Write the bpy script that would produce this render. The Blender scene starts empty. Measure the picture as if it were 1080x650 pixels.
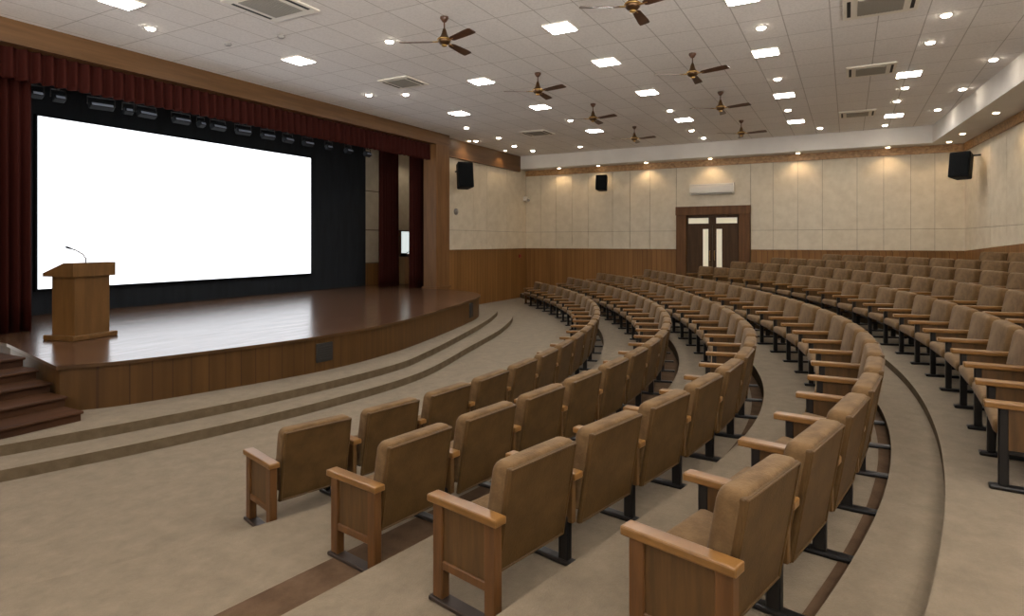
import bpy, bmesh, math, random
import numpy as np
from mathutils import Vector, Matrix
random.seed(4)
S = bpy.context.scene
C = S.collection
R = math.radians

# ------------------------------------------------------------------ camera, world, exposure
TH = 0.503
cd = bpy.data.cameras.new('camera'); cam = bpy.data.objects.new('camera', cd); C.objects.link(cam)
cam.location = (0, 0, 2.62); cam.rotation_euler = (R(90), 0, TH - R(90))
cd.sensor_width = 36; cd.lens = 645 / 1080 * 36; cd.shift_y = -70 / 1080; cd.clip_start = .05
S.camera = cam
WORLD_LOW, WORLD_HIGH = 12.5, .2  # bright lower half added to light the ceiling from below
w = bpy.data.worlds.new('world'); S.world = w; w.use_nodes = True
_N = w.node_tree.nodes; _L = w.node_tree.links
_tc = _N.new('ShaderNodeTexCoord'); _sp = _N.new('ShaderNodeSeparateXYZ'); _L.new(_tc.outputs['Generated'], _sp.inputs[0])
_mr = _N.new('ShaderNodeMapRange'); _mr.inputs[1].default_value = -.16; _mr.inputs[2].default_value = -.03
_mr.inputs[3].default_value = WORLD_LOW; _mr.inputs[4].default_value = WORLD_HIGH
_L.new(_sp.outputs[2], _mr.inputs[0]); _L.new(_mr.outputs[0], _N['Background'].inputs[1])
_N['Background'].inputs[0].default_value = (1, .95, .88, 1)
S.view_settings.view_transform = 'Standard'; S.view_settings.look = 'None'
S.view_settings.gamma = 1; S.view_settings.use_curve_mapping = False
S.view_settings.exposure = 0.08
S.cycles.max_bounces = 8; S.cycles.diffuse_bounces = 5; S.cycles.glossy_bounces = 3
S.cycles.sample_clamp_indirect = 6
PANEL_E = 56.0      # ceiling panel emission
DOWN_E = 50.0       # downlight lens emission
SPOT_W = 80.0       # soffit spot watts
SCREEN_E = 1.9

# ------------------------------------------------------------------ materials
def nodes(name):
    m = bpy.data.materials.new(name); m.use_nodes = True
    nt = m.node_tree; return m, nt, nt.nodes['Principled BSDF']
def plain(name, col, rough=.5, metal=0, spec=.5, emit=None, es=0):
    m, nt, b = nodes(name)
    b.inputs['Base Color'].default_value = (*col, 1); b.inputs['Roughness'].default_value = rough
    b.inputs['Metallic'].default_value = metal; b.inputs['Specular IOR Level'].default_value = spec
    if emit: b.inputs['Emission Color'].default_value = (*emit, 1); b.inputs['Emission Strength'].default_value = es
    return m
def noisy(name, c1, c2, scale=(8, 8, 8), rough=.6, detail=5, bump=0, bscale=None, spec=.5, sheen=0, coord='Object', lo=.35, hi=.65, rnoise=0):
    m, nt, b = nodes(name); N = nt.nodes; L = nt.links
    tc = N.new('ShaderNodeTexCoord'); mp = N.new('ShaderNodeMapping'); mp.inputs['Scale'].default_value = scale
    L.new(tc.outputs[coord], mp.inputs[0])
    nz = N.new('ShaderNodeTexNoise'); nz.inputs['Scale'].default_value = 1; nz.inputs['Detail'].default_value = detail; nz.inputs['Roughness'].default_value = .6 if detail < 10 else .74
    L.new(mp.outputs[0], nz.inputs['Vector'])
    cr = N.new('ShaderNodeValToRGB'); cr.color_ramp.elements[0].position = lo; cr.color_ramp.elements[1].position = hi
    cr.color_ramp.elements[0].color = (*c1, 1); cr.color_ramp.elements[1].color = (*c2, 1)
    L.new(nz.outputs[0], cr.inputs[0]); L.new(cr.outputs[0], b.inputs['Base Color'])
    b.inputs['Roughness'].default_value = rough; b.inputs['Specular IOR Level'].default_value = spec
    b.inputs['Sheen Weight'].default_value = sheen
    if bump:
        n2 = N.new('ShaderNodeTexNoise'); n2.inputs['Scale'].default_value = bscale or 60; n2.inputs['Detail'].default_value = 3
        L.new(tc.outputs[coord], n2.inputs['Vector'])
        bp = N.new('ShaderNodeBump'); bp.inputs['Strength'].default_value = bump; bp.inputs['Distance'].default_value = .01
        L.new(n2.outputs[0], bp.inputs['Height']); L.new(bp.outputs[0], b.inputs['Normal'])
    return m
def lamp_mat(name, col, e):
    m = bpy.data.materials.new(name); m.use_nodes = True; nt = m.node_tree; nt.nodes.clear()
    em = nt.nodes.new('ShaderNodeEmission'); em.inputs[0].default_value = (*col, 1); em.inputs[1].default_value = e
    o = nt.nodes.new('ShaderNodeOutputMaterial'); nt.links.new(em.outputs[0], o.inputs[0]); return m

M = {}
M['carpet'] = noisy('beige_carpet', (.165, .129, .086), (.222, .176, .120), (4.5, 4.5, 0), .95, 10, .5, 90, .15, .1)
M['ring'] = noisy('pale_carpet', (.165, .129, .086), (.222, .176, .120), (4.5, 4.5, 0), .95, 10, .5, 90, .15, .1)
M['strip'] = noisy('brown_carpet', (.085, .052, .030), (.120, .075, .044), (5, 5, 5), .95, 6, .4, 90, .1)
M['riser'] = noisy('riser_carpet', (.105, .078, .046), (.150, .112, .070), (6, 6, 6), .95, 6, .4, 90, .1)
M['wood_v'] = noisy('veneer_upright', (.125, .058, .020), (.185, .090, .033), (7, 7, .6), .5, 6, spec=.25)
M['wood_h'] = noisy('veneer_lengthwise', (.100, .050, .020), (.150, .078, .033), (.6, 6, 9), .42, 6, spec=.25)
M['wood_crown'] = noisy('carved_crown_wood', (.22, .115, .045), (.48, .28, .12), (9, 9, 14), .45, 8, .5, 30)
M['stage_front'] = noisy('stage_front_wood', (.062, .028, .007), (.095, .045, .012), (6, 6, .5), .42, 6)
M['pale_wood'] = noisy('pale_cabinet_wood', (.30, .17, .07), (.40, .24, .10), (6, 6, .8), .5, 5)
M['stair'] = noisy('stair_wood', (.035, .014, .006), (.065, .027, .011), (.8, 7, 4), .65, 5, spec=.2)
M['podium'] = noisy('podium_wood', (.105, .050, .013), (.155, .076, .022), (6, 6, .8), .48, 6, spec=.3)
M['chair_wood'] = noisy('chair_armrest_wood', (.150, .070, .017), (.27, .132, .036), (4, 3, 16), .30, 6, spec=.6)
M['chair_side'] = noisy('chair_side_wood', (.060, .029, .008), (.110, .054, .015), (18, 18, 2), .45, 6)
M['chair_end'] = noisy('chair_frame_wood', (.080, .033, .009), (.135, .058, .017), (18, 18, 2), .40, 6)
M['fabric'] = noisy('brown_velvet', (.112, .066, .029), (.175, .107, .049), (9, 9, 9), .92, 6, .35, 70, .1, .08)
M['back'] = noisy('chair_back_fabric', (.066, .034, .009), (.108, .057, .017), (5, 5, 5), .55, 6, .2, 70, .4, 0)
M['black'] = plain('black_steel', (.012, .011, .011), .38, .2)
M['plate'] = plain('dark_floor_plate', (.040, .028, .022), .45, .3)
M['cream'] = noisy('cream_panel', (.60, .525, .40), (.68, .605, .475), (3, 3, 3), .75, 6, .12, 40, .3)
M['groove'] = plain('panel_groove', (.20, .155, .10), .8)
M['white'] = noisy('white_plaster', (.62, .59, .55), (.67, .64, .60), (1, 1, 1), .7, 3)
M['fixture'] = plain('off_white_plastic', (.76, .72, .64), .45)
M['grille'] = plain('grey_grille', (.30, .285, .25), .6)
M['dark'] = plain('dark_gap', (.02, .018, .016), .7)
M['door'] = noisy('dark_door_wood', (.050, .024, .009), (.075, .037, .014), (8, 8, .8), .55, 5, spec=.25)
M['doorframe'] = noisy('door_frame_wood', (.100, .043, .014), (.145, .064, .021), (8, 8, .8), .5, 5, spec=.25)
M['drape'] = noisy('black_drape', (.004, .007, .011), (.008, .013, .019), (5, 5, 1), .9, 4, sheen=.05)
M['spk'] = plain('black_speaker', (.0025, .003, .004), .6, 0, .12)
M['spk_grille'] = noisy('speaker_mesh', (.002, .0025, .003), (.006, .007, .008), (60, 60, 60), .7, spec=.1)
M['brass'] = plain('brass', (.55, .36, .13), .28, 1)
M['bronze'] = plain('dark_bronze', (.10, .055, .025), .35, .8)
M['blade'] = noisy('fan_blade_wood', (.045, .018, .009), (.080, .034, .016), (6, 6, 6), .35)
M['chrome'] = plain('grey_metal', (.35, .34, .33), .35, .8)
M['red'] = plain('red_plastic', (.25, .02, .015), .4)
M['smoke'] = plain('grey_plastic', (.30, .29, .28), .6)
M['glass'] = plain('frosted_pane', (.74, .68, .52), .35, 0, .5, (1, .90, .66), .28)
M['bright'] = plain('lit_opening', (.7, .75, .7), .6, 0, .3, (.82, .92, .90), .75)
M['screen'] = lamp_mat('projection_screen', (.92, .95, 1.0), SCREEN_E)
M['panel'] = lamp_mat('led_panel', (1, .955, .91), PANEL_E)
M['down'] = lamp_mat('downlight_lens', (1, .88, .72), DOWN_E)
M['soff'] = lamp_mat('soffit_lens', (1, .78, .50), 12)
M['lens'] = plain('stage_light_lens', (.20, .23, .30), .30, 0, .5, (.7, .8, 1), .04)
M['housing'] = plain('black_lamp_housing', (.006, .008, .011), .6, 0, .25)

def velvet():
    m, nt, b = nodes('red_velvet'); N = nt.nodes; L = nt.links
    b.inputs['Base Color'].default_value = (.036, .0068, .0045, 1); b.inputs['Roughness'].default_value = .75
    b.inputs['Sheen Weight'].default_value = .0; b.inputs['Specular IOR Level'].default_value = .08; b.inputs['Sheen Tint'].default_value = (.6, .15, .1, 1)
    return m
M['velvet'] = velvet()

def stage_floor():
    m, nt, b = nodes('polished_stage_boards'); N = nt.nodes; L = nt.links
    tc = N.new('ShaderNodeTexCoord')
    br = N.new('ShaderNodeTexBrick'); br.inputs['Scale'].default_value = 1; br.inputs['Brick Width'].default_value = 2.2
    br.inputs['Row Height'].default_value = .16; br.inputs['Mortar Size'].default_value = .004; br.offset = .37
    br.inputs['Color1'].default_value = (.105, .053, .029, 1); br.inputs['Color2'].default_value = (.150, .078, .043, 1)
    br.inputs['Mortar'].default_value = (.03, .012, .008, 1)
    L.new(tc.outputs['Object'], br.inputs['Vector'])
    mp = N.new('ShaderNodeMapping'); mp.inputs['Scale'].default_value = (1.2, 14, 1); L.new(tc.outputs['Object'], mp.inputs[0])
    nz = N.new('ShaderNodeTexNoise'); nz.inputs['Detail'].default_value = 6; nz.inputs['Scale'].default_value = 1; L.new(mp.outputs[0], nz.inputs['Vector'])
    mx = N.new('ShaderNodeMix'); mx.data_type = 'RGBA'; mx.blend_type = 'MULTIPLY'; mx.inputs[0].default_value = .5
    L.new(br.outputs[0], mx.inputs[6]); L.new(nz.outputs[0], mx.inputs[7]); L.new(mx.outputs[2], b.inputs['Base Color'])
    mr = N.new('ShaderNodeMapRange'); mr.inputs[3].default_value = .12; mr.inputs[4].default_value = .28
    L.new(nz.outputs[0], mr.inputs[0]); L.new(mr.outputs[0], b.inputs['Roughness'])
    bp = N.new('ShaderNodeBump'); bp.inputs['Strength'].default_value = .05; bp.inputs['Distance'].default_value = .01
    L.new(nz.outputs[0], bp.inputs['Height']); L.new(bp.outputs[0], b.inputs['Normal'])
    return m
M['stage'] = stage_floor()

def ceiling_mat():
    m, nt, b = nodes('ceiling_tiles'); N = nt.nodes; L = nt.links
    tc = N.new('ShaderNodeTexCoord'); mp = N.new('ShaderNodeMapping')
    mp.inputs['Location'].default_value = (-.03, -.28, 0); L.new(tc.outputs['Object'], mp.inputs[0])
    br = N.new('ShaderNodeTexBrick'); br.inputs['Scale'].default_value = 1; br.offset = 0
    br.inputs['Brick Width'].default_value = 1.17; br.inputs['Row Height'].default_value = .745; br.inputs['Mortar Size'].default_value = .011
    br.inputs['Mortar Smooth'].default_value = .3
    br.inputs['Color1'].default_value = (.80, .775, .76, 1); br.inputs['Color2'].default_value = (.84, .815, .80, 1)
    br.inputs['Mortar'].default_value = (.50, .47, .45, 1)
    L.new(mp.outputs[0], br.inputs['Vector'])
    nz = N.new('ShaderNodeTexNoise'); nz.inputs['Scale'].default_value = 26; nz.inputs['Detail'].default_value = 6; L.new(tc.outputs['Object'], nz.inputs['Vector'])
    cr = N.new('ShaderNodeValToRGB'); cr.color_ramp.elements[0].position = .3; cr.color_ramp.elements[0].color = (.89, .89, .89, 1)
    cr.color_ramp.elements[1].position = .6; L.new(nz.outputs[0], cr.inputs[0])
    mx = N.new('ShaderNodeMix'); mx.data_type = 'RGBA'; mx.blend_type = 'MULTIPLY'; mx.inputs[0].default_value = 1
    L.new(br.outputs[0], mx.inputs[6]); L.new(cr.outputs[0], mx.inputs[7]); L.new(mx.outputs[2], b.inputs['Base Color'])
    b.inputs['Roughness'].default_value = .8
    return m
M['ceiling'] = ceiling_mat()

def planks(name, c1, c2, cm, width, vary=.35):
    """upright boards: thin vertical joints every `width` metres along x+y"""
    m, nt, b = nodes(name); N = nt.nodes; L = nt.links
    tc = N.new('ShaderNodeTexCoord'); sp = N.new('ShaderNodeSeparateXYZ'); L.new(tc.outputs['Object'], sp.inputs[0])
    ad = N.new('ShaderNodeMath'); ad.operation = 'ADD'; L.new(sp.outputs[0], ad.inputs[0]); L.new(sp.outputs[1], ad.inputs[1])
    dv = N.new('ShaderNodeMath'); dv.operation = 'DIVIDE'; dv.inputs[1].default_value = width; L.new(ad.outputs[0], dv.inputs[0])
    fr = N.new('ShaderNodeMath'); fr.operation = 'FRACT'; L.new(dv.outputs[0], fr.inputs[0])
    lt = N.new('ShaderNodeMath'); lt.operation = 'LESS_THAN'; lt.inputs[1].default_value = .06; L.new(fr.outputs[0], lt.inputs[0])
    fl = N.new('ShaderNodeMath'); fl.operation = 'FLOOR'; L.new(dv.outputs[0], fl.inputs[0])
    wn = N.new('ShaderNodeTexWhiteNoise'); wn.noise_dimensions = '1D'; L.new(fl.outputs[0], wn.inputs['W'])
    mp = N.new('ShaderNodeMapping'); mp.inputs['Scale'].default_value = (7, 7, .5); L.new(tc.outputs['Object'], mp.inputs[0])
    nz = N.new('ShaderNodeTexNoise'); nz.inputs['Scale'].default_value = 1; nz.inputs['Detail'].default_value = 6; L.new(mp.outputs[0], nz.inputs['Vector'])
    av = N.new('ShaderNodeMath'); av.operation = 'MULTIPLY_ADD'; av.inputs[1].default_value = vary; L.new(wn.outputs['Value'], av.inputs[0]); L.new(nz.outputs[0], av.inputs[2])
    cr = N.new('ShaderNodeValToRGB'); cr.color_ramp.elements[0].position = .4; cr.color_ramp.elements[1].position = .85
    cr.color_ramp.elements[0].color = (*c1, 1); cr.color_ramp.elements[1].color = (*c2, 1); L.new(av.outputs[0], cr.inputs[0])
    mx = N.new('ShaderNodeMix'); mx.data_type = 'RGBA'; L.new(lt.outputs[0], mx.inputs[0]); L.new(cr.outputs[0], mx.inputs[6]); mx.inputs[7].default_value = (*cm, 1)
    L.new(mx.outputs[2], b.inputs['Base Color']); b.inputs['Roughness'].default_value = .5; b.inputs['Specular IOR Level'].default_value = .3
    return m
M['wainscot'] = planks('wainscot_boards', (.185, .086, .024), (.255, .124, .038), (.09, .038, .012), .21)
M['stagefront'] = planks('stage_front_boards', (.072, .033, .008), (.108, .051, .013), (.05, .021, .007), .18, .12)

# ------------------------------------------------------------------ helpers
def link(name, bm, mat, parent=None, loc=None, smooth=False, rot=None):
    me = bpy.data.meshes.new(name); bmesh.ops.recalc_face_normals(bm, faces=bm.faces); bm.to_mesh(me); bm.free()
    for m in (mat if isinstance(mat, (list, tuple)) else [mat]): me.materials.append(m)
    if smooth:
        for p in me.polygons: p.use_smooth = True
    o = bpy.data.objects.new(name, me); C.objects.link(o)
    if parent: o.parent = parent
    if loc: o.location = loc
    if rot: o.rotation_euler = rot
    return o
def bx(bm, x0, x1, y0, y1, z0, z1, bev=0, seg=2, mi=0, M4=None):
    t = bmesh.new(); bmesh.ops.create_cube(t, size=1)
    for v in t.verts: v.co = Vector(((x0 + x1) / 2 + v.co.x * (x1 - x0), (y0 + y1) / 2 + v.co.y * (y1 - y0), (z0 + z1) / 2 + v.co.z * (z1 - z0)))
    if bev: bmesh.ops.bevel(t, geom=t.edges[:], offset=bev, segments=seg, profile=.5, affect='EDGES', clamp_overlap=True)
    if M4: bmesh.ops.transform(t, matrix=M4, verts=t.verts)
    merge(bm, t, mi)
def merge(bm, t, mi=0):
    mp = {v: bm.verts.new(v.co) for v in t.verts}
    for f in t.faces:
        try: g = bm.faces.new([mp[v] for v in f.verts]); g.material_index = mi; g.smooth = f.smooth
        except ValueError: pass
    t.free()
def cyl(bm, c, r1, r2, z0, z1, n=20, mi=0, M4=None):
    t = bmesh.new(); bmesh.ops.create_cone(t, cap_ends=True, segments=n, radius1=r1, radius2=r2, depth=z1 - z0)
    bmesh.ops.translate(t, verts=t.verts, vec=(c[0], c[1], (z0 + z1) / 2))
    if M4: bmesh.ops.transform(t, matrix=M4, verts=t.verts)
    merge(bm, t, mi)
def lathe(bm, prof, n=24, c=(0, 0), mi=0, cap=True):
    rings = []
    for r, z in prof:
        rings.append([bm.verts.new((c[0] + r * math.cos(2 * math.pi * k / n), c[1] + r * math.sin(2 * math.pi * k / n), z)) for k in range(n)])
    for a, b in zip(rings, rings[1:]):
        for k in range(n):
            f = bm.faces.new((a[k], a[(k + 1) % n], b[(k + 1) % n], b[k])); f.smooth = True; f.material_index = mi
    if cap: bm.faces.new(rings[0]).material_index = mi; bm.faces.new(rings[-1]).material_index = mi
def tube(bm, pts, r, n=10, mi=0):
    pts = [Vector(p) for p in pts]; rings = []
    rr = r if isinstance(r, (list, tuple)) else [r] * len(pts)
    for i, p in enumerate(pts):
        d = (pts[min(i + 1, len(pts) - 1)] - pts[max(i - 1, 0)]).normalized()
        a = d.orthogonal().normalized() if i == 0 else (a - a.dot(d) * d).normalized()
        b = d.cross(a)
        rings.append([bm.verts.new(p + rr[i] * (math.cos(2 * math.pi * k / n) * a + math.sin(2 * math.pi * k / n) * b)) for k in range(n)])
    for p, q in zip(rings, rings[1:]):
        for k in range(n):
            f = bm.faces.new((p[k], p[(k + 1) % n], q[(k + 1) % n], q[k])); f.smooth = True; f.material_index = mi
    bm.faces.new(rings[0]).material_index = mi; bm.faces.new(rings[-1]).material_index = mi
def prism(bm, poly, z0, z1, mi=0, mside=None):
    a = [bm.verts.new((x, y, z0)) for x, y in poly]; b = [bm.verts.new((x, y, z1)) for x, y in poly]
    n = len(poly)
    bm.faces.new(a).material_index = mi; bm.faces.new(b).material_index = mi
    for k in range(n):
        bm.faces.new((a[k], a[(k + 1) % n], b[(k + 1) % n], b[k])).material_index = mi if mside is None else mside
def struct(name, bm, mat, parent=None, **k):
    o = link(name, bm, mat, parent, **k)
    if parent is None: o['kind'] = 'structure'
    return o
def tag(o, label, cat, group=None):
    o['label'] = label; o['category'] = cat
    if group: o['group'] = group
    return o
def thing(name, label, cat, loc=(0, 0, 0), rz=0, group=None):
    o = bpy.data.objects.new(name, None); C.objects.link(o); o.location = loc; o.rotation_euler = (0, 0, rz)
    o.empty_display_size = .1
    return tag(o, label, cat, group)
def copy_tree(o, parent=None):
    c = o.copy(); C.objects.link(c); c.parent = parent
    for ch in list(o.children): copy_tree(ch, c)
    return c
ONES = ['', 'first', 'second', 'third', 'fourth', 'fifth', 'sixth', 'seventh', 'eighth', 'ninth', 'tenth', 'eleventh', 'twelfth', 'thirteenth', 'fourteenth',
        'fifteenth', 'sixteenth', 'seventeenth', 'eighteenth', 'nineteenth']
def ordinal(n):
    if n < 20: return ONES[n]
    t = {2: ('twentieth', 'twenty'), 3: ('thirtieth', 'thirty')}[n // 10]
    return t[0] if n % 10 == 0 else t[1] + '-' + ONES[n % 10]

# x runs away from the viewer along the stage wall, y points at the stage
XF, YS, ZC = 26.0, 13.53, 6.6           # far wall, stage side wall, ceiling height
def ywall(x): return -(3.52 + .08 * (XF - x))

# ------------------------------------------------------------------ seating curves (y of the row's back line against x)
CO = {1: [5.585e-06, -6.8e-05, -0.0004771, -0.0254, -0.2644, -4.625], 2: [-3.241e-06, 5.763e-05, 0.0003316, -0.03495, -0.2773, -3.04],
      3: [4.974e-07, -1.28e-05, -3.554e-05, 0.002156, -0.02825, -0.3506, -1.835], 4: [-3.675e-06, 4.009e-05, 0.001237, -0.03048, -0.3361, -0.4884]}
RC = {5: 22.7, 6: 23.6, 7: 24.7, 8: 25.7, 9: 26.8}
def circ(r, x):
    x = np.clip(x, -11, 26.5); return -(-21 + np.sqrt(r * r - (x - 8) ** 2))
def rowy(k, x):
    x = np.asarray(x, float)
    if k in CO:
        lo, hi = 2.6, 24.8
        xc = np.clip(x, lo, hi); y = np.polyval(CO[k], xc - 12); s = np.polyval(np.polyder(np.array(CO[k])), xc - 12)
        return -(y + s * (x - xc))
    return circ(RC[k], x)
ROWZ = {1: 0, 2: .19, 3: .38, 4: .57, 5: .76, 6: .95, 7: 1.11, 8: 1.26, 9: 1.43}

# ------------------------------------------------------------------ floor: carpeted tiers
xs = np.linspace(-12, XF, 153)
bounds = [(lambda x: rowy(1, x) - .08, .19), (lambda x: rowy(2, x) - .14, .38), (lambda x: rowy(3, x) - .08, .57), (lambda x: rowy(4, x) - .05, .66),
          (lambda x: circ(21.77, x), .76), (lambda x: rowy(5, x) - .10, .95), (lambda x: rowy(6, x) - .10, 1.11),
          (lambda x: rowy(7, x) - .10, 1.26), (lambda x: rowy(8, x) - .10, 1.43)]
bm = bmesh.new()
yprev = np.full(len(xs), YS + .05); zprev = 0
cols = [[bm.verts.new((x, y, 0)) for x, y in zip(xs, yprev)]]
for f, z in bounds:
    y = np.minimum(np.maximum(f(xs), ywall(xs)), yprev)
    lo = [bm.verts.new((x, yy, zprev)) for x, yy in zip(xs, y)]
    hi = [bm.verts.new((x, yy, z)) for x, yy in zip(xs, y)]
    cols += [lo, hi]; yprev = y; zprev = z
cols.append([bm.verts.new((x, y, zprev)) for x, y in zip(xs, ywall(xs))])
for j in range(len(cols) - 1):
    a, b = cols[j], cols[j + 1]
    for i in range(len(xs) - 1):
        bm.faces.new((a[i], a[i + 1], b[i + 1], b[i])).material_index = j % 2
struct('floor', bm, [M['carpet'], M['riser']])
# brown carpet strips lying at the foot of a tier edge
for n, (k, wd) in enumerate(((2, .62), (3, .15), (4, .10)), 1):
    bm = bmesh.new(); z = ROWZ[k]; xx = np.linspace(.5, 25.2, 100)
    y1 = rowy(k, xx) - {2: .135, 3: .075, 4: .045}[k]; y0 = y1 + wd
    a = [bm.verts.new((x, y, z + .006)) for x, y in zip(xx, y0)]; b = [bm.verts.new((x, y, z + .006)) for x, y in zip(xx, y1)]
    c = [bm.verts.new((x, y, z - .002)) for x, y in zip(xx, y0)]
    for i in range(len(xx) - 1):
        bm.faces.new((a[i], a[i + 1], b[i + 1], b[i])); bm.faces.new((c[i], c[i + 1], a[i + 1], a[i]))
    struct('trim_%d' % n, bm, M['strip'])

# ------------------------------------------------------------------ carpeted platform round the stage
def spline(pts, n=10):
    P = [Vector((*p, 0)) for p in pts]; out = []
    for i in range(len(P) - 1):
        p0 = P[i - 1] if i else 2 * P[0] - P[1]; p1, p2 = P[i], P[i + 1]; p3 = P[i + 2] if i + 2 < len(P) else 2 * P[-1] - P[-2]
        for k in range(n):
            t = k / n
            q = .5 * ((2 * p1) + (-p0 + p2) * t + (2 * p0 - 5 * p1 + 4 * p2 - p3) * t * t + (-p0 + 3 * p1 - 3 * p2 + p3) * t ** 3)
            out.append((q.x, q.y))
    out.append((P[-1].x, P[-1].y)); return out
ring1 = spline([(-2.6, 10.3), (0, 9.2), (3.1, 8.1), (5.05, 7.52), (7.1, 7.17), (9.4, 7.15), (12.3, 7.9), (15.04, 8.66), (17.7, 9.72), (19.4, 10.85), (20.3, 12.2), (20.5, 13.5)])
ring2 = spline([(-2.6, 10.9), (0, 9.95), (2.2, 9.05), (3.9, 8.43), (6.37, 7.82), (9.04, 7.63), (10.8, 7.97), (13.9, 8.9), (16.6, 9.85), (18.5, 10.8), (19.4, 12.2), (19.6, 13.5)])
front = spline([(4.39, 9.55), (5.12, 9.12), (7.0, 8.6), (8.6, 8.38), (10.3, 8.5), (12.0, 8.87), (14.15, 9.44), (15.86, 9.98), (16.9, 10.55), (17.6, 11.4), (17.95, 12.4), (18.0, 13.45)])
bm = bmesh.new(); prism(bm, ring1 + [(-2.6, 13.5)], -.02, .13, 0, 1)
p = struct('floor', bm, [M['ring'], M['riser']]); p.name = 'floor.001'
bm = bmesh.new(); prism(bm, ring2 + [(-2.6, 13.5)], .12, .26, 0, 1)
p = struct('floor', bm, [M['ring'], M['riser']]); p.name = 'floor.002'

# ------------------------------------------------------------------ stage
st = thing('stage', 'wide raised stage with curved panelled front and polished dark boards', 'stage', (9, 9, .26))
def rel(poly, o=(9, 9)): return [(x - o[0], y - o[1]) for x, y in poly]
body = front + [(18.0, 16.6), (4.98, 16.6), (4.95, 12.36)]
bm = bmesh.new(); prism(bm, rel(body), -.26, .60); link('stage_front', bm, M['stagefront'], st)
edge = []
for i, (x, y) in enumerate(front):
    a, b = front[max(i - 1, 0)], front[min(i + 1, len(front) - 1)]; d = math.hypot(b[0] - a[0], b[1] - a[1])
    edge.append((x + (b[1] - a[1]) / d * .04, y - (b[0] - a[0]) / d * .04))
edge[0] = (4.33, 9.50)
bm = bmesh.new(); prism(bm, rel(edge + [(18.03, 13.50), (21.9, 13.95), (21.9, 16.6), (4.95, 16.6), (4.90, 12.36)]), .60, .65, 0, 1)
link('stage_floor', bm, [M['stage'], M['stage_front']], st)
def vent(x, y, dirx, wv, hv, z):
    a = math.atan2(dirx[1], dirx[0])
    bm = bmesh.new(); bx(bm, -wv / 2, wv / 2, -.025, .02, -hv / 2, hv / 2, .006, 1)
    for k in range(6): bx(bm, -wv / 2 + .03, wv / 2 - .03, -.034, -.02, -hv / 2 + .04 + k * (hv - .08) / 6, -hv / 2 + .04 + (k + .55) * (hv - .08) / 6)
    o = link('vent_grille', bm, M['dark'], st, loc=(x - 9, y - 9, z - .26), rot=(0, 0, a)); return o
vent(8.15, 8.405, (1, -.06), .36, .34, .60)
vent(15.2, 9.74, (1, .33), .34, .42, .60)

steps = thing('stage_steps', 'dark wooden steps climbing to the left side of the stage', 'steps', (3.2, 9.9, .26))
for k in range(5):
    z = .13 * (k + 1); y0 = 8.86 + .46 * k
    bm = bmesh.new(); bx(bm, -1.6, 1.12 + (.0 if k == 0 else .03 * k), y0 - 9.9, 11.9 - 9.9 if k < 4 else 3.2, z - .13 if k else 0, z - .03)
    o = link('step', bm, M['stair'], steps)
    bm = bmesh.new(); bx(bm, -1.6, 1.14 + .03 * k, y0 - 9.94, y0 - 9.9 + .5 if k < 4 else 3.2, z - .035, z, .008, 1)
    link('tread', bm, M['stair'], o)

# ------------------------------------------------------------------ stage house behind the opening
bm = bmesh.new(); bx(bm, 3.9, 18.2, 16.55, 16.7, .5, 6.7); struct('wall_stage_back', bm, M['drape'])
bm = bmesh.new(); bx(bm, 3.8, 3.95, 13.6, 16.7, 0, 6.7); struct('wall_stage_left', bm, M['drape'])  # unseen black side of the stage, put in to block outside light
bm = bmesh.new(); bx(bm, 3.8, 22.1, 13.6, 16.7, 6.7, 6.8); struct('ceiling_stage', bm, M['drape'])
bm = bmesh.new()
bx(bm, 18.2, 22, 16.6, 16.75, .5, 6.7, mi=1)
for a, b in ((18.22, 19.28), (19.31, 20.2), (21.1, 22)):
    for z0, z1 in ((1.80, 3.06), (3.10, 4.6), (4.64, 6.6)): bx(bm, a, b, 16.57, 16.62, z0, z1)
bx(bm, 20.23, 21.07, 16.57, 16.62, 3.10, 6.6); bx(bm, 18.2, 22, 16.56, 16.62, .9, 1.76, mi=2)
struct('wall_wing', bm, [M['cream'], M['groove'], M['wainscot']])
bm = bmesh.new(); bx(bm, 21.95, 22.1, 13.7, 16.7, .5, 6.7); struct('wall_wing_side', bm, M['cream'])
o = thing('wing_opening', 'small bright opening in the pale wall between the two right stage curtains', 'opening', (20.65, 16.55, 2.0))
bm = bmesh.new(); bx(bm, -.33, .33, -.03, .03, .10, 1.06); link('lit_pane', bm, M['bright'], o)
bm = bmesh.new()
for a in ((-.38, -.32, .05, 1.1), (.32, .38, .05, 1.1), (-.38, .38, 1.05, 1.1), (-.38, .38, .05, .1)): bx(bm, a[0], a[1], -.05, .03, a[2], a[3])
link('opening_frame', bm, M['doorframe'], o)
bm = bmesh.new(); bx(bm, -.34, .34, -.25, .25, 0, 1.05, .01, 1)
o = thing('side_cabinet', 'pale wooden cabinet standing between the two right stage curtains', 'cabinet', (19.88, 15.95, .91))
link('body', bm, M['pale_wood'], o)
bm = bmesh.new(); bx(bm, -.38, .38, -.28, .28, 1.05, 1.10, .01, 1); link('top', bm, M['pale_wood'], o)
bm = bmesh.new(); bx(bm, -.01, .01, -.26, -.25, .1, .98); link('door_gap', bm, M['dark'], o)
bm = bmesh.new()
bx(bm, -.20, .20, -.14, .14, 0, .05, .01, 1); bx(bm, -.16, .02, -.10, .10, .05, .14, .02, 2); tube(bm, [(.1, 0, .05), (.13, 0, .15), (.2, -.05, .2)], .015, 8)
tag(link('mixer', bm, M['spk'], loc=(19.88, 15.95, 2.01)), 'small dark sound device on top of the side cabinet', 'mixer')

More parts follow.
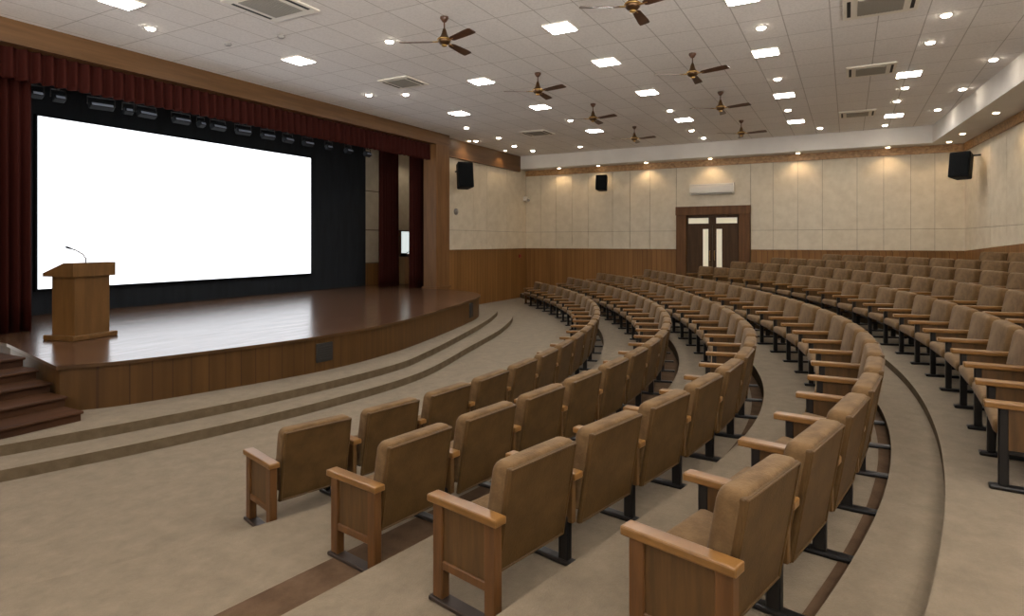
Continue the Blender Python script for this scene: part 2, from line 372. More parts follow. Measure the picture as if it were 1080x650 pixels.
# screen
sc = thing('projection_screen', 'huge blank white projection screen at the back of the stage', 'screen', (11.19, 16.42, 1.5))
bm = bmesh.new(); bx(bm, -4.09, 4.09, -.02, .0, .02, 4.03); link('screen_surface', bm, M['screen'], sc)
bm = bmesh.new(); bx(bm, -4.13, 4.13, .0, .09, -.03, 4.07); link('frame', bm, M['spk'], sc)

# curtains
def curtain(name, x0, x1, y, z0, z1, folds, amp, label, hem=0, dirv=(1, 0), cat='curtain', group=None):
    n = folds * 12; bm = bmesh.new(); rows_ = []
    ln = x1 - x0; ph = [random.uniform(-.9, .9) for _ in range(folds + 2)]; am = [random.uniform(.65, 1.25) for _ in range(folds + 2)]
    zs = [z1 - (z1 - z0) * t for t in (0, .03, .12, .3, .5, .7, .88, 1)]
    for z in zs:
        r = []; t = (z1 - z) / (z1 - z0)
        for i in range(n + 1):
            u = i / n; fi = int(min(u * folds, folds - 1)); fr = u * folds - fi
            a = amp * (am[fi] * (1 - fr) + am[fi + 1] * fr) * (.75 + .35 * t)
            off = a * (math.sin(2 * math.pi * (u * folds) + ph[0]) + .25 * math.sin(4 * math.pi * u * folds + 1))
            xx = x0 + ln * u + .12 * a * math.cos(2 * math.pi * u * folds)
            zz = z - (hem * abs(math.sin(math.pi * u * folds)) if z == zs[-1] else 0)
            r.append(bm.verts.new((xx - (x0 + x1) / 2, off, zz - z0)))
        rows_.append(r)
    for a, b in zip(rows_, rows_[1:]):
        for i in range(n): f = bm.faces.new((a[i], a[i + 1], b[i + 1], b[i])); f.smooth = True
    o = link(name, bm, M['velvet'], loc=((x0 + x1) / 2, y, z0))
    s = o.modifiers.new('s', 'SOLIDIFY'); s.thickness = .012
    return tag(o, label, cat, group)
curtain('valance', 3.9, 18.08, 13.38, 5.62, 6.22, 66, .06, 'pleated dark red velvet valance hanging across the top of the stage opening', .03, cat='valance')
curtain('stage_curtain', 4.2, 5.84, 13.72, .915, 5.95, 9, .07, 'dark red velvet curtain at the left edge of the stage behind the podium')
curtain('stage_curtain', 17.55, 18.62, 15.3, .915, 6.2, 7, .06, 'dark red curtain leg nearer the screen, beside the black backdrop')
curtain('stage_curtain', 17.84, 18.72, 14.1, .915, 6.2, 6, .055, 'dark red curtain leg right beside the wooden stage pillar')

# stage lighting row
tr = thing('lighting_bar', 'black pipe carrying the stage lights under the valance', 'lighting bar', (11.3, 14.3, 5.85))
bm = bmesh.new(); tube(bm, [(-6.9, 0, 0), (6.7, 0, 0)], .03, 10); link('pipe', bm, M['black'], tr)
bm = bmesh.new()
for x in (-6, -3, 0, 3, 6): tube(bm, [(x, 0, 0), (x, 0, .85)], .012, 6)
link('hanger', bm, M['black'], tr)
def flood(px, x, wide):
    t = thing('stage_light', px, 'stage light', (x, 14.3, 5.60), R(random.uniform(-12, 12)), 'stage lights under the valance')
    a = Matrix.Rotation(R(-28), 4, 'X')
    bm = bmesh.new(); bx(bm, -wide / 2, wide / 2, -.08, .07, -.09, .05, .015, 1, M4=a); link('housing', bm, M['housing'], t)
    bm = bmesh.new(); bx(bm, -wide / 2 + .03, wide / 2 - .03, -.095, -.078, -.078, -.025, .004, 1, M4=a); link('lens', bm, M['lens'], t)
    bm = bmesh.new(); w2 = wide / 2 + .03
    tube(bm, [(-w2, 0, 0), (-w2, 0, .16), (w2, 0, .16), (w2, 0, 0)], .012, 6); tube(bm, [(0, 0, .16), (0, 0, .218)], .02, 6); link('yoke', bm, M['black'], t)
for i, (x, wd) in enumerate(((6.15, .22), (6.55, .22), (7.38, .46), (7.95, .18), (8.36, .42), (9.2, .42), (9.72, .18), (10.2, .40), (10.95, .40), (11.75, .40), (12.45, .34), (13.2, .36), (14.05, .2), (14.9, .3), (15.8, .3))):
    flood('small black stage light under the valance, %s from the left' % ordinal(i + 1), x, wd)

# ------------------------------------------------------------------ proscenium, walls, ceiling
bm = bmesh.new(); bx(bm, -12, 18.95, 13.10, 13.60, 6.17, ZC + .02, .0); struct('trim_4', bm, M['wood_h'])
bm = bmesh.new(); bx(bm, 18.10, 18.95, 13.10, 13.66, 0.0, 6.17); bx(bm, 18.06, 18.99, 13.06, 13.7, .9, .98)
struct('trim_5', bm, M['wood_v'])
bm = bmesh.new(); bx(bm, 3.9, 4.75, 13.12, 14.05, .3, 6.17); struct('trim_6', bm, M['wood_v'])

def panel_wall(name, fixed, spans, zs, axis, t=.05):
    """cream fabric panels with thin dark joints; spans = joint positions along the wall"""
    bm = bmesh.new(); g = .006
    f0, f1 = (fixed, fixed + .12)
    a0, a1 = min(spans), max(spans)
    if axis == 'x': bx(bm, f0 + .03, f1, a0, a1, zs[0], zs[-1], mi=1)
    else: bx(bm, a0, a1, f0 + .03, f1, zs[0], zs[-1], mi=1)
    for s0, s1 in zip(spans, spans[1:]):
        for z0, z1 in zip(zs, zs[1:]):
            if axis == 'x': bx(bm, f0, f0 + .04, s0 + g, s1 - g, z0 + g, z1 - g)
            else: bx(bm, s0 + g, s1 - g, f0, f0 + .04, z0 + g, z1 - g)
    return bm
ZW, ZG, ZK = 2.30, 3.07, 5.73
# far wall (x = 26), joints measured along y, around the door
far_l = [13.53, 12.75, 11.95, 11.15, 10.35, 9.2, 8.4, 7.5, 6.38]; far_r = [3.42, 2.6, 1.72, .87, -.28, -1.12, -1.95, -2.66, -3.56]
bm = panel_wall('w', XF, sorted(far_l), [ZW, ZG, ZK + .02], 'x'); b2 = panel_wall('w', XF, sorted(far_r), [ZW, ZG, ZK + .02], 'x'); merge_src = b2
mp = {v: bm.verts.new(v.co) for v in b2.verts}
for f in b2.faces: bm.faces.new([mp[v] for v in f.verts]).material_index = f.material_index
b2.free()
bx(bm, XF, XF + .04, 3.432, 6.368, 4.05, ZK + .01); bx(bm, XF + .03, XF + .12, 3.42, 6.38, 4.0, ZK, mi=1)
bx(bm, XF - .02, XF + .12, 6.38, 13.6, -.02, ZW, mi=2); bx(bm, XF - .02, XF + .12, -3.6, 3.42, -.02, ZW, mi=2); bx(bm, XF + .02, XF + .12, 3.42, 6.38, -.02, 1.0, mi=2)
bx(bm, XF - .05, XF, 6.38, 13.53, ZW - .05, ZW, mi=2); bx(bm, XF - .05, XF, -3.52, 3.42, ZW - .05, ZW, mi=2)
bx(bm, XF + .0, XF + .12, -3.7, 13.6, ZK, ZC + .1, mi=0); bx(bm, XF + .09, XF + .2, -3.9, 13.8, -.02, ZC + .1, mi=1)
struct('wall_far', bm, [M['cream'], M['groove'], M['wainscot']])
# stage side wall
bm = panel_wall('w', YS, [18.9, 19.02, 21.3, 22.35, 24.1, 26.0], [ZW, ZG, 5.9], 'y')
bx(bm, 18.9, 26, YS - .02, YS + .12, -.02, ZW, mi=2); bx(bm, 18.95, 26, YS - .05, YS, ZW - .05, ZW, mi=2); bx(bm, 18.9, 26.1, YS, YS + .12, 5.88, ZC + .1)
struct('wall_stage_side', bm, [M['cream'], M['groove'], M['wainscot']])
bm = bmesh.new(); bx(bm, -12, 3.95, YS, YS + .12, -.02, ZC + .1); bx(bm, -12, 3.95, YS - .03, YS + .02, -.02, ZW); struct('wall_stage_near', bm, M['wainscot'])
bm = bmesh.new(); bx(bm, 18.95, 25.2, YS - .12, YS + .02, 5.88, ZC + .01); struct('trim_7', bm, M['wood_h'])
# back wall, slightly splayed, wainscot top climbs with the tiers
bm = bmesh.new(); L0 = 31.0; n = 26; ang = math.atan2(.08, -1)
joints = [0, 1.4, 2.9, 4.4, 5.9, 7.4, 8.9, 10.4, 12, 13.5, 15, 16.5, 18, 20]
def wpt(s, off, z): # s metres from the far corner, off = out from the room
    d = math.hypot(1, .08); return (XF - s / d + off * .08 / d * -1, -(3.52 + .08 * s / d) - off / d, z)
def wbox(bm, s0, s1, o0, o1, zz, mi):  # zz = (z00,z01 at s0, z10,z11 at s1)
    V = [bm.verts.new(wpt(s, o, z)) for s, o, z in ((s0, o0, zz[0]), (s1, o0, zz[2]), (s1, o0, zz[3]), (s0, o0, zz[1]), (s0, o1, zz[0]), (s1, o1, zz[2]), (s1, o1, zz[3]), (s0, o1, zz[1]))]
    for q in ((0, 1, 2, 3), (4, 5, 6, 7), (0, 1, 5, 4), (3, 2, 6, 7), (0, 3, 7, 4), (1, 2, 6, 5)): bm.faces.new([V[i] for i in q]).material_index = mi
def zw(s): return ZW + min(s, 12) * .047
for s0, s1 in zip(joints, joints[1:]):
    g = .006
    wbox(bm, s0 + g, s1 - g, 0, .05, (zw(s0), ZG - g, zw(s1), ZG - g), 0); wbox(bm, s0 + g, s1 - g, 0, .05, (ZG + g, ZK, ZG + g, ZK), 0)
    wbox(bm, s0, s1, .02, .12, (0, ZC + .1, 0, ZC + .1), 1); wbox(bm, s0, s1, -.03, .03, (-.02, zw(s0), -.02, zw(s1)), 2)
struct('wall_back', bm, [M['cream'], M['groove'], M['wainscot']])
# carved crown strip
bm = bmesh.new(); bx(bm, XF - .06, XF + .03, -3.56, YS, ZK, 6.01); struct('trim_8', bm, M['wood_crown'])
bm = bmesh.new(); wbox(bm, .0, 20, -.06, .03, (ZK, 6.01, ZK, 6.01), 0); struct('trim_9', bm, M['wood_crown'])
# ceiling with dropped white soffit on two sides
bm = bmesh.new(); bx(bm, -12, XF + .1, -7.2, 13.65, ZC, ZC + .1); struct('ceiling', bm, M['ceiling'])
bm = bmesh.new(); bx(bm, 25.2, XF + .02, -3.62, YS, 6.0, ZC + .01)
struct('trim_10', bm, M['white'])
bm = bmesh.new(); wbox(bm, .83, 20, -1.08, .02, (6.0, ZC + .01, 6.0, ZC + .01), 0); struct('trim_11', bm, M['white'])

# ------------------------------------------------------------------ double door
dr = bpy.data.objects.new('door_1', None); C.objects.link(dr); dr.location = (XF, 4.9, 1.0); dr['kind'] = 'structure'
bm = bmesh.new()
bx(bm, -.12, .05, -1.46, -1.04, 0, 3.06, .01, 1); bx(bm, -.12, .05, 1.04, 1.46, 0, 3.06, .01, 1); bx(bm, -.14, .05, -1.48, 1.48, 2.72, 3.08, .01, 1)
link('door_frame', bm, M['doorframe'], dr)
for s in (-1, 1):
    f = lambda a, b: (min(s * a, s * b), max(s * a, s * b))
    bm = bmesh.new()
    for (a, b, z0, z1) in ((.02, .16, 0, 2.28), (.38, 1.04, 0, 2.28), (.16, .38, 0, .25), (.16, .38, 2.14, 2.28)):
        y0, y1 = f(a, b); bx(bm, -.02, .04, y0, y1, z0, z1)
    leaf = link('door_leaf', bm, M['door'], dr)
    y0, y1 = f(.15, .39); bm = bmesh.new(); bx(bm, .0, .02, y0, y1, .2, 2.2); link('pane', bm, M['glass'], leaf)
    bm = bmesh.new(); yy = s * .09; tube(bm, [(-.03, yy, .85), (-.08, yy, .88), (-.08, yy, 1.22), (-.03, yy, 1.25)], .014, 8); link('handle', bm, M['brass'], leaf)
    y0, y1 = f(.14, .98); bm = bmesh.new(); bx(bm, .0, .02, y0, y1, 2.36, 2.62); link('transom_pane', bm, M['glass'], dr)
bm = bmesh.new()
bx(bm, -.04, .04, -1.04, 1.04, 2.28, 2.37); bx(bm, -.04, .04, -1.04, 1.04, 2.60, 2.74); bx(bm, -.04, .04, -.15, .15, 2.36, 2.62)
bx(bm, -.04, .04, .97, 1.04, 2.3, 2.7); bx(bm, -.04, .04, -1.04, -.97, 2.3, 2.7)
link('transom_frame', bm, M['door'], dr)

# split air conditioner over the door
ac = thing('wall_air_conditioner', 'long white split air conditioner on the far wall above the door', 'air conditioner', (XF, 4.9, 4.55))
bm = bmesh.new()
prof = [(0, .0), (-.16, .0), (-.24, .10), (-.25, .30), (-.22, .44), (0, .46)]
vs = [[bm.verts.new((x, y, z)) for x, z in prof] for y in (-.87, .87)]
n = len(prof); bm.faces.new(vs[0]); bm.faces.new(vs[1])
for k in range(n): bm.faces.new((vs[0][k], vs[0][(k + 1) % n], vs[1][(k + 1) % n], vs[1][k]))
link('body', bm, M['fixture'], ac)
bm = bmesh.new(); bx(bm, -.235, -.15, -.8, .8, .02, .06, M4=Matrix.Rotation(0, 4, 'Y')); link('louvre', bm, M['grille'], ac)
bm = bmesh.new(); bx(bm, -.252, -.24, -.85, .85, .385, .395); link('seam', bm, M['grille'], ac)

# ------------------------------------------------------------------ loudspeakers
def speaker(name, label, loc, rz, wd, dp, h, tilt, bracket):
    t = thing(name, label, 'loudspeaker', loc, rz, 'black wall loudspeakers')
    a = Matrix.Rotation(R(tilt), 4, 'X')
    bm = bmesh.new()
    prof = [(-wd / 2, -dp / 2), (wd / 2, -dp / 2), (wd * .36, dp / 2), (-wd * .36, dp / 2)]
    tb = bmesh.new(); prism(tb, prof, -h / 2, h / 2); bmesh.ops.bevel(tb, geom=tb.edges[:], offset=.02, segments=2, affect='EDGES')
    bmesh.ops.transform(tb, matrix=a, verts=tb.verts); merge(bm, tb); link('cabinet', bm, M['spk'], t)
    bm = bmesh.new(); bx(bm, -wd / 2 + .03, wd / 2 - .03, -dp / 2 - .015, -dp / 2 + .01, -h / 2 + .04, h / 2 - .04, .008, 1, M4=a); link('grille', bm, M['spk_grille'], t)
    bm = bmesh.new()
    for p0, p1 in zip(bracket, bracket[1:]): tube(bm, [p0, p1], .03, 8)
    link('bracket', bm, M['black'], t); return t
speaker('loudspeaker', 'large curved black loudspeaker beside the wooden stage pillar', (19.82, 13.02, 5.17), R(-38), .62, .50, .98, -8, [(0, .18, .2), (-.2, .48, .2)])
speaker('loudspeaker', 'small black loudspeaker on the far wall, left of the door', (25.5, 9.50, 5.2), R(-84), .50, .42, .66, -8, [(0, .15, .1), (0, .47, .1)])
speaker('loudspeaker', 'black loudspeaker on a bracket in the right corner of the hall', (23.6, -3.12, 5.0), R(-118), .58, .46, .80, -10, [(0, .2, .3), (.12, .4, .34), (.34, .46, .34)])

# small wall devices
bm = bmesh.new(); lathe(bm, [(.01, .0), (.13, .0), (.12, .05), (.02, .07)], 20)
tag(link('wall_sensor', bm, M['chrome'], loc=(20.0, YS - .0, 3.8), rot=(R(90), 0, 0)), 'small round grey device on the cream wall below the left loudspeaker', 'sensor')
t = thing('security_camera', 'small white security camera in the far left corner of the hall', 'camera', (25.85, 13.45, 4.62))
bm = bmesh.new(); bx(bm, -.16, .15, -.10, .08, -.08, .14, .01, 1); link('mount', bm, M['fixture'], t)
bm = bmesh.new(); tube(bm, [(-.06, -.1, 0), (-.2, -.25, -.05)], .05, 12); link('camera_body', bm, M['smoke'], t)
bm = bmesh.new(); bx(bm, -.10, .10, -.04, .0, -.08, .08, .01, 1); bx(bm, -.04, .04, -.05, -.03, -.03, .03)
tag(link('alarm_point', bm, M['red'], loc=(25.3, YS - .02, 1.95)), 'small red alarm call point on the wood panelling in the corner', 'alarm')

# ------------------------------------------------------------------ ceiling fixtures
def panel_light(x, y, label):
    t = thing('ceiling_panel_light', label, 'ceiling light', (x, y, ZC), 0, 'square ceiling panel lights')
    bm = bmesh.new(); bx(bm, -.235, .235, -.235, .235, -.032, -.006); link('diffuser', bm, M['panel'], t)
    bm = bmesh.new()
    for a in ((-.26, .26, -.26, -.232), (-.26, .26, .232, .26), (-.26, -.232, -.232, .232), (.232, .26, -.232, .232)): bx(bm, *a, -.025, 0)
    link('frame', bm, M['fixture'], t)
def down_light(x, y, z, label, mat, group, r=.085):
    t = thing('downlight', label, 'downlight', (x, y, z), 0, group)
    bm = bmesh.new(); cyl(bm, (0, 0), r * .75, r, -.034, -.004, 20); link('lens', bm, mat, t)
    bm = bmesh.new(); lathe(bm, [(r * 1.02, 0), (r * 1.3, 0), (r * 1.25, -.012), (r * 1.02, -.014)], 24, cap=False); link('trim_ring', bm, M['fixture'], t)
    return t
rowsP = [(10.53, [5.75, 9.47, 15.75], 'nearest the stage'), (7.95, [12.87, 16.17, 20.57], 'second from the stage'), (4.68, [10.36, 12.82, 15.96, 20.1], 'third from the stage'),
         (1.52, [10.5, 13.78, 18.05, 22.18], 'fourth from the stage'), (-1.25, [17.2, 22.6], 'nearest the right wall')]
for y, L_, nm in rowsP:
    for i, x in enumerate(L_): panel_light(x, y, 'square ceiling panel light, %s away in the line %s' % (ordinal(i + 1), nm))
for x, y in ((1.0, 10.5), (5.5, 4.7), (5.5, 1.5), (1.0, 4.7), (9.3, -1.3), (5.4, 7.95)):  # extra panels out of view, added to light the near end
    panel_light(x, y, 'extra square ceiling panel light near the viewer, unseen above the picture')
dls = [(6.73, 11.38), (9.46, 7.98), (12.64, 11.38), (13.08, 10.47), (17.9, 11.66), (20.45, 12.88), (20.29, 11.75), (22.31, 12.18), (23.87, 12.09), (23.75, 9.82), (18.49, 7.99),
       (18.55, 4.74), (22.24, 4.91), (24.08, 4.87), (12.18, 1.42), (16.2, 1.52), (20.2, 1.6), (23.94, .87), (13.06, -1.5), (14.7, -1.43), (18.73, -1.28), (20.39, -1.2), (24.42, -1.09),
       (16.75, -2.77), (19.6, -2.6), (22.3, -2.35), (14.0, -2.95)]
def near_to(x, y):
    c = 'stage' if y > 9 else ('middle of the hall' if y > 3 else 'right side of the hall')
    return c
for i, (x, y) in enumerate(dls):
    down_light(x, y, ZC, 'small round ceiling downlight, %s nearest the viewer over the %s' % (ordinal(1 + sum(1 for a, b in dls if near_to(a, b) == near_to(x, y) and a < x)), near_to(x, y)), M['down'], 'round ceiling downlights')
def spot(t, wts, size, col=(1, .70, .40), tilt=(0, 0)):
    d = bpy.data.lights.new('bulb', 'SPOT'); d.energy = wts; d.spot_size = R(size); d.spot_blend = .6; d.color = col; d.shadow_soft_size = .06
    o = bpy.data.objects.new('bulb', d); C.objects.link(o); o.parent = t; o.location = (0, 0, -.03); o.rotation_euler = (tilt[0], tilt[1], 0)
sof = [(25.60, y) for y in (11.62, 9.72, 7.56, 4.91, 1.68, -1.23)]
for i, (x, y) in enumerate(sof):
    t = down_light(x, y, 6.0, 'small warm downlight under the far soffit, %s from the left' % ordinal(i + 1), M['soff'], 'warm soffit downlights', .08); spot(t, SPOT_W, 125)
for i, (x, y) in enumerate([(25.2, -2.98), (23.5, -3.12), (20.11, -3.38), (17.4, -3.55), (14.5, -3.8), (11.5, -4.0), (8.5, -4.25)]):
    t = down_light(x, y, 6.0, 'small warm downlight under the right soffit, %s from the far corner' % ordinal(i + 1), M['soff'], 'warm soffit downlights', .08); spot(t, SPOT_W, 125)
for i, x in enumerate((20.3, 23.2)):   # grazing spots beside the left loudspeaker wall
    t = down_light(x, 13.1, ZC, 'small warm downlight close to the wooden band, %s from the stage pillar' % ordinal(i + 1), M['soff'], 'warm wall downlights', .07); spot(t, SPOT_W, 120)

t = down_light(20.2, 15.4, 6.7, 'added unseen downlight lighting the wing behind the right stage curtains', M['soff'], 'added wing lamp'); del t['group']; spot(t, 120, 120, (1, .85, .65))  # unseen lamp added to brighten the dim wing
def cassette(x, y, label, s=.50):
    t = thing('cassette_air_conditioner', label, 'air conditioner', (x, y, ZC), 0, 'square ceiling air conditioners')
    bm = bmesh.new(); bx(bm, -s, s, -s, s, -.03, 0, .012, 1); link('panel', bm, M['fixture'], t)
    bm = bmesh.new(); bx(bm, -s * .68, s * .68, -s * .6, s * .6, -.04, -.028)
    for k in range(12): bx(bm, -s * .66, s * .66, -s * .57 + k * s * 1.16 / 12, -s * .57 + (k + .5) * s * 1.16 / 12, -.046, -.04)
    link('intake_grille', bm, M['grille'], t)
    for q in (-1, 1):
        bm = bmesh.new(); bx(bm, -s * .7, s * .7, min(q * s * .78, q * s * .88), max(q * s * .78, q * s * .88), -.036, -.028); link('air_slot', bm, M['dark'], t)
cassette(7.05, 8.5, 'large cream ceiling air conditioner nearest the stage, top left', .56)
cassette(12.05, 9.72, 'cream ceiling air conditioner above the stage side, between downlights', .46)
cassette(20.0, 9.95, 'cream ceiling air conditioner farthest away towards the left corner', .5)
cassette(11.9, -.47, 'cream ceiling air conditioner nearest the viewer on the right side', .56)
cassette(16.4, -.45, 'cream ceiling air conditioner in the middle of the right side line', .5)
cassette(21.8, -.24, 'cream ceiling air conditioner farthest away on the right side', .5)
for i, (x, y) in enumerate(((8.0, 10.9), (8.2, 9.6))):
    bm = bmesh.new(); lathe(bm, [(.07, 0), (.075, -.02), (.05, -.05), (.01, -.055)], 18)
    tag(link('smoke_detector', bm, M['smoke'], loc=(x, y, ZC)), 'small grey smoke detector on the ceiling %s' % ('close above the stage fascia' if i == 0 else 'beside the large top left air conditioner'), 'smoke detector', 'smoke detectors')

def make_fan(label, loc):
    t = thing('ceiling_fan', label, 'ceiling fan', loc, 0, 'brass and brown ceiling fans')
    bm = bmesh.new(); lathe(bm, [(.075, 0), (.075, -.03), (.035, -.09), (.012, -.10)], 20); link('canopy', bm, M['blade'], t)
    bm = bmesh.new(); cyl(bm, (0, 0), .014, .014, -.34, -.08, 12); link('downrod', bm, M['blade'], t)
    bm = bmesh.new(); lathe(bm, [(.02, -.20), (.035, -.24), (.055, -.31), (.075, -.355), (.115, -.385), (.115, -.44), (.08, -.48), (.02, -.50)], 28); mo = link('motor', bm, M['bronze'], t)
    bm = bmesh.new(); lathe(bm, [(.10, -.385), (.128, -.395), (.128, -.41), (.10, -.42)], 28, cap=False); lathe(bm, [(.03, -.49), (.05, -.50), (.045, -.52), (.01, -.53)], 16); link('brass_ring', bm, M['brass'], mo)
    for k in range(3):
        a = R((5, 119, -105)[k]); Rz = Matrix.Rotation(a, 4, 'Z')
        b = bmesh.new()
        pts = [(.20, -.045), (.24, -.062), (.66, -.085), (.78, -.080), (.80, -.06), (.80, .07), (.78, .085), (.66, .085), (.24, .062), (.20, .045)]
        prism(b, pts, -.006, .006)
        bmesh.ops.transform(b, matrix=Rz @ Matrix.Translation((0, 0, -.44)) @ Matrix.Rotation(R(-12), 4, 'X'), verts=b.verts)
        bl = link('blade', b, M['blade'], t)
        b = bmesh.new(); bx(b, .08, .27, -.022, .022, -.446, -.430, .004, 1, M4=Rz); link('blade_bracket', b, M['brass'], bl)
    return t
fans = [(8.91, 6.27, 'brass and brown ceiling fan nearest the stage and the viewer'), (12.93, 6.42, 'ceiling fan second away in the line nearest the stage'), (16.59, 6.46, 'ceiling fan third away in the line nearest the stage'),
        (20.55, 6.48, 'ceiling fan farthest away in the line nearest the stage'), (8.95, 2.85, 'brown ceiling fan cut by the top edge of the picture'), (13.17, 2.89, 'ceiling fan second away in the right line of fans'),
        (16.91, 2.98, 'ceiling fan third away in the right line of fans'), (21.2, 3.08, 'ceiling fan farthest away in the right line, above the door')]
f0 = None
for x, y, lb in fans:
    if f0 is None: f0 = o = make_fan(lb, (x, y, ZC))
    else: o = copy_tree(f0); o['label'] = lb; o.location = (x, y, ZC)
    o.rotation_euler.z = R(random.uniform(-5, 5))

# ------------------------------------------------------------------ podium
pd = thing('podium', 'brown wooden podium with slanted top standing on the stage before the screen', 'podium', (5.86, 12.0, .91), R(11))
bm = bmesh.new(); bx(bm, -.42, .42, -.36, .36, 0, .085, .012, 1); link('base', bm, M['podium'], pd)
bm = bmesh.new(); bx(bm, -.325, .325, -.27, .27, .08, 1.10, .006, 1); link('body', bm, M['podium'], pd)
bm = bmesh.new()
pr = [(-.33, 1.10), (.40, 1.10), (.40, 1.16), (-.10, 1.34), (-.33, 1.34)]
vs = [[bm.verts.new((x, y, z)) for y, z in pr] for x in (-.39, .39)]
bm.faces.new(vs[0]); bm.faces.new(vs[1])
for k in range(5): bm.faces.new((vs[0][k], vs[0][(k + 1) % 5], vs[1][(k + 1) % 5], vs[1][k]))
link('slanted_top', bm, M['podium'], pd)
mic = thing('microphone', 'thin gooseneck microphone rising from the podium top', 'microphone', (5.98, 12.1, 2.20))
bm = bmesh.new(); lathe(bm, [(.035, 0), (.035, .02), (.012, .035)], 16); link('mount', bm, M['spk'], mic)
G = [(.10, 0, .02), (.10, 0, .10), (.07, .03, .17), (-.02, .06, .24), (-.12, .10, .29)]
G = [(0, 0, .02), (0, 0, .12), (-.03, .03, .19), (-.10, .10, .26), (-.17, .17, .30)]
bm = bmesh.new(); tube(bm, G, .011, 8); link('gooseneck', bm, M['chrome'], mic)
bm = bmesh.new(); tube(bm, [(-.16, .16, .295), (-.19, .19, .31), (-.22, .22, .325)], [.012, .02, .015], 10); link('microphone_head', bm, M['spk'], mic)

# ------------------------------------------------------------------ auditorium chairs
PW = .88                       # built seat spacing
def cushion(bm, x0, x1, y0, y1, z0, z1, topr, r, seg=3):
    t = bmesh.new(); bmesh.ops.create_cube(t, size=1)
    for v in t.verts: v.co = Vector(((x0 + x1) / 2 + v.co.x * (x1 - x0), (y0 + y1) / 2 + v.co.y * (y1 - y0), (z0 + z1) / 2 + v.co.z * (z1 - z0)))
    if topr:
        e = [e for e in t.edges if all(abs(v.co.z - z1) < 1e-5 for v in e.verts) and abs(e.verts[0].co.x - e.verts[1].co.x) < 1e-5]
        bmesh.ops.bevel(t, geom=e, offset=topr, segments=4, profile=.5, affect='EDGES')
    bmesh.ops.bevel(t, geom=[e for e in t.edges if e.calc_face_angle(0) > .6], offset=r, segments=seg, profile=.5, affect='EDGES')
    for f in t.faces: f.smooth = True
    return t
def lean(t, z0, k):
    for v in t.verts: v.co.y -= (v.co.z - z0) * k
def make_chair():
    t = thing('auditorium_chair', 'x', 'chair')
    W = PW / 2 - .092
    # upholstered back cushion with rolled top; laminated rear panel as its sub-part
    bm = bmesh.new(); c = cushion(bm, -W, W, .030, .165, .34, .93, .06, .034)
    for v in c.verts:
        if v.co.z > .82: v.co.y -= .012 * (v.co.z - .82) / .12
        v.co.y += .018 * math.sin(math.pi * (v.co.x + W) / (2 * W)) * (1 if v.co.y > .1 else 0)
    lean(c, .34, .17); bmesh.ops.translate(c, verts=c.verts, vec=(0, .085, 0)); merge(bm, c)
    back = link('backrest', bm, M['fabric'], t)
    bm = bmesh.new(); c = bmesh.new(); bx(c, -W + .004, W - .004, .012, .05, .25, .909, .012, 2); lean(c, .34, .17); bmesh.ops.translate(c, verts=c.verts, vec=(0, .085, 0)); merge(bm, c)
    link('rear_panel', bm, M['back'], back)
    bm = bmesh.new()
    for a in ((-W + .012, -W + .028, .262, .875), (W - .028, W - .012, .262, .875)): 
        c = bmesh.new(); bx(c, a[0], a[1], .004, .02, a[2], a[3] + .022, .004, 1); lean(c, .34, .17); bmesh.ops.translate(c, verts=c.verts, vec=(0, .085, 0)); merge(bm, c)
    for a in (.258, .889):
        c = bmesh.new(); bx(c, -W + .012, W - .012, .004, .02, a, a + .014, .004, 1); lean(c, .34, .17); bmesh.ops.translate(c, verts=c.verts, vec=(0, .085, 0)); merge(bm, c)
    link('piping', bm, M['back'], back)
    bm = bmesh.new(); c = cushion(bm, -W - .012, W + .012, .17, .63, .335, .455, 0, .045)
    for v in c.verts: v.co.z += .05 * (v.co.y - .17) / .46 + .012 * math.sin(math.pi * (v.co.x + W) / (2 * W)) * (v.co.z > .4)
    merge(bm, c); seat = link('seat', bm, M['fabric'], t)
    bm = bmesh.new(); bx(bm, -W + .04, W - .04, .20, .50, .315, .35, .01, 1); link('seat_pan', bm, M['black'], seat)
    return t
def arm_mesh(y0=.05, y1=.69):
    bm = bmesh.new(); bx(bm, -.05, .05, y0, y1, .612, .66, .010, 2); return bm
def mid_support(t, x):
    """black steel pedestal, wooden side panel and arm shared between neighbours"""
    o = link('armrest', arm_mesh(), M['chair_wood'], t, loc=(x, 0, 0))
    bm = bmesh.new(); bx(bm, -.022, .022, .09, .55, .30, .615, .006, 1); link('side_panel', bm, M['chair_side'], t, loc=(x, 0, 0))
    bm = bmesh.new(); bx(bm, -.028, .028, .54, .605, .03, .615, .010, 1); bx(bm, -.03, .03, .13, .21, .03, .34, .008, 1); bx(bm, -.02, .02, .13, .56, .27, .31, .006, 1)
    link('pedestal', bm, M['black'], t, loc=(x, 0, 0))
    bm = bmesh.new(); bx(bm, -.042, .042, -.06, .66, 0, .035, .012, 2); link('foot', bm, M['black'], t, loc=(x, 0, 0))
def end_frame(t, x):
    o = link('armrest', arm_mesh(-.01, .575), M['chair_wood'], t, loc=(x, 0, 0))
    for y0 in (.01, .45):
        bm = bmesh.new(); bx(bm, -.034, .034, y0, y0 + .085, .03, .615, .006, 1); link('leg', bm, M['chair_end'], t, loc=(x, 0, 0))
    bm = bmesh.new(); bx(bm, -.018, .018, .09, .455, .26, .615); link('side_panel', bm, M['chair_side'], t, loc=(x, 0, 0))
    bm = bmesh.new(); bx(bm, -.030, .030, .09, .455, .215, .27, .005, 1); link('lower_rail', bm, M['chair_end'], t, loc=(x, 0, 0))
    bm = bmesh.new(); bx(bm, -.05, .05, -.05, .56, 0, .03, .006, 1); link('base_plate', bm, M['plate'], t, loc=(x, 0, 0))
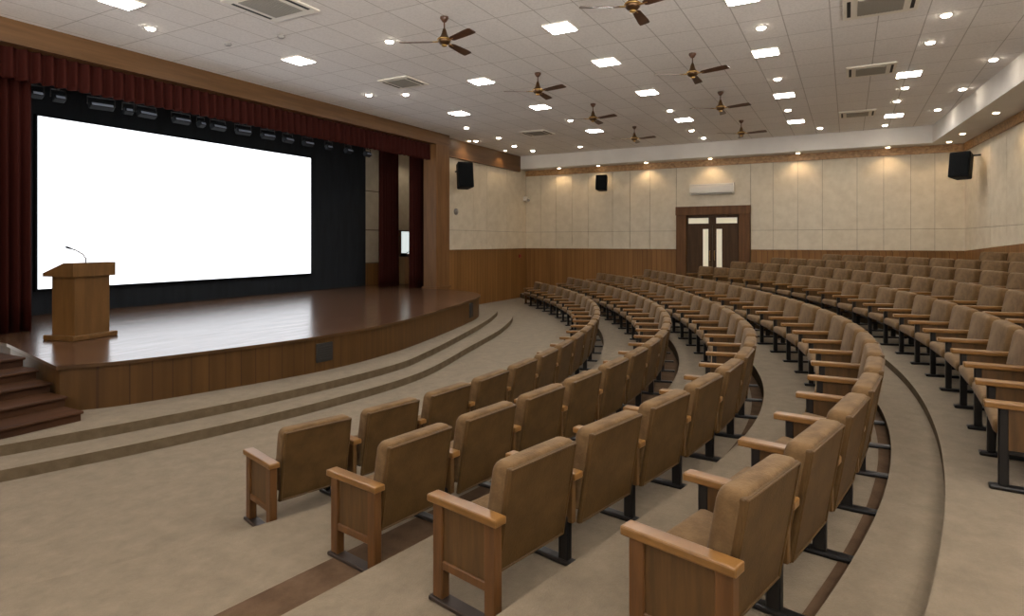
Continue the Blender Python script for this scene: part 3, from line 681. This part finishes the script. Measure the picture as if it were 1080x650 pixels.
mid = make_chair(); mid_support(mid, -PW / 2)
first = copy_tree(mid)
for ch in [c for c in first.children if c.name.split('.')[0] in ('armrest', 'side_panel', 'pedestal', 'foot')]: bpy.data.objects.remove(ch)
for ch in first.children:
    if ch.name.startswith('seat'): ch.scale.y = .90
end_frame(first, -PW / 2)
last = copy_tree(mid); end_frame(last, PW / 2)
protos = {'mid': mid, 'first': first, 'last': last}; used = set()
RANGE = {1: (3.72, 23.9), 2: (3.42, 24.5), 3: (3.03, 24.6), 4: (2.78, 24.6), 5: (5.75, 24.6), 6: (8.4, 24.6), 7: (12.0, 24.6), 8: (15.0, 24.6), 9: (18.0, 20.5)}
def pitch(x): return .865 + .008 * (x - 3)
for k in range(1, 10):
    u0, u1 = RANGE[k]; pos = []
    xx = np.linspace(u0, 25.6, 4000); yy = rowy(k, xx)
    s = np.concatenate([[0], np.cumsum(np.hypot(np.diff(xx), np.diff(yy)))])
    at = lambda q: (float(np.interp(q, s, xx)), float(np.interp(q, s, yy)))
    q = 0
    while True:
        p = pitch(at(q)[0]); a = at(q); b = at(q + p)
        if b[0] > u1: break
        pos.append((a, b, p)); q += p
    n = len(pos)
    for i, (a, b, p) in enumerate(pos):
        kind = 'first' if (i == 0 and k < 5) else ('last' if i == n - 1 else 'mid')
        if kind in used: o = copy_tree(protos[kind])
        else: o = protos[kind]; used.add(kind)
        o.location = ((a[0] + b[0]) / 2, (a[1] + b[1]) / 2, ROWZ[k])
        o.rotation_euler = (0, 0, math.atan2(b[1] - a[1], b[0] - a[0])); o.scale = (math.hypot(b[0] - a[0], b[1] - a[1]) / PW, 1, 1)
        rn = 'front row' if k == 1 else ordinal(k) + ' row from the stage'
        if k < 5: where = 'wood-panelled end chair beside the near aisle' if i == 0 else ordinal(i + 1) + ' seat from the near aisle'
        else: where = ordinal(n - i) + ' seat from the far wall'
        o['label'] = ('brown padded auditorium chair, ' if not (k < 5 and i == 0) else 'brown ') + where + ', ' + rn
        o['group'] = 'auditorium chairs in curved rows'
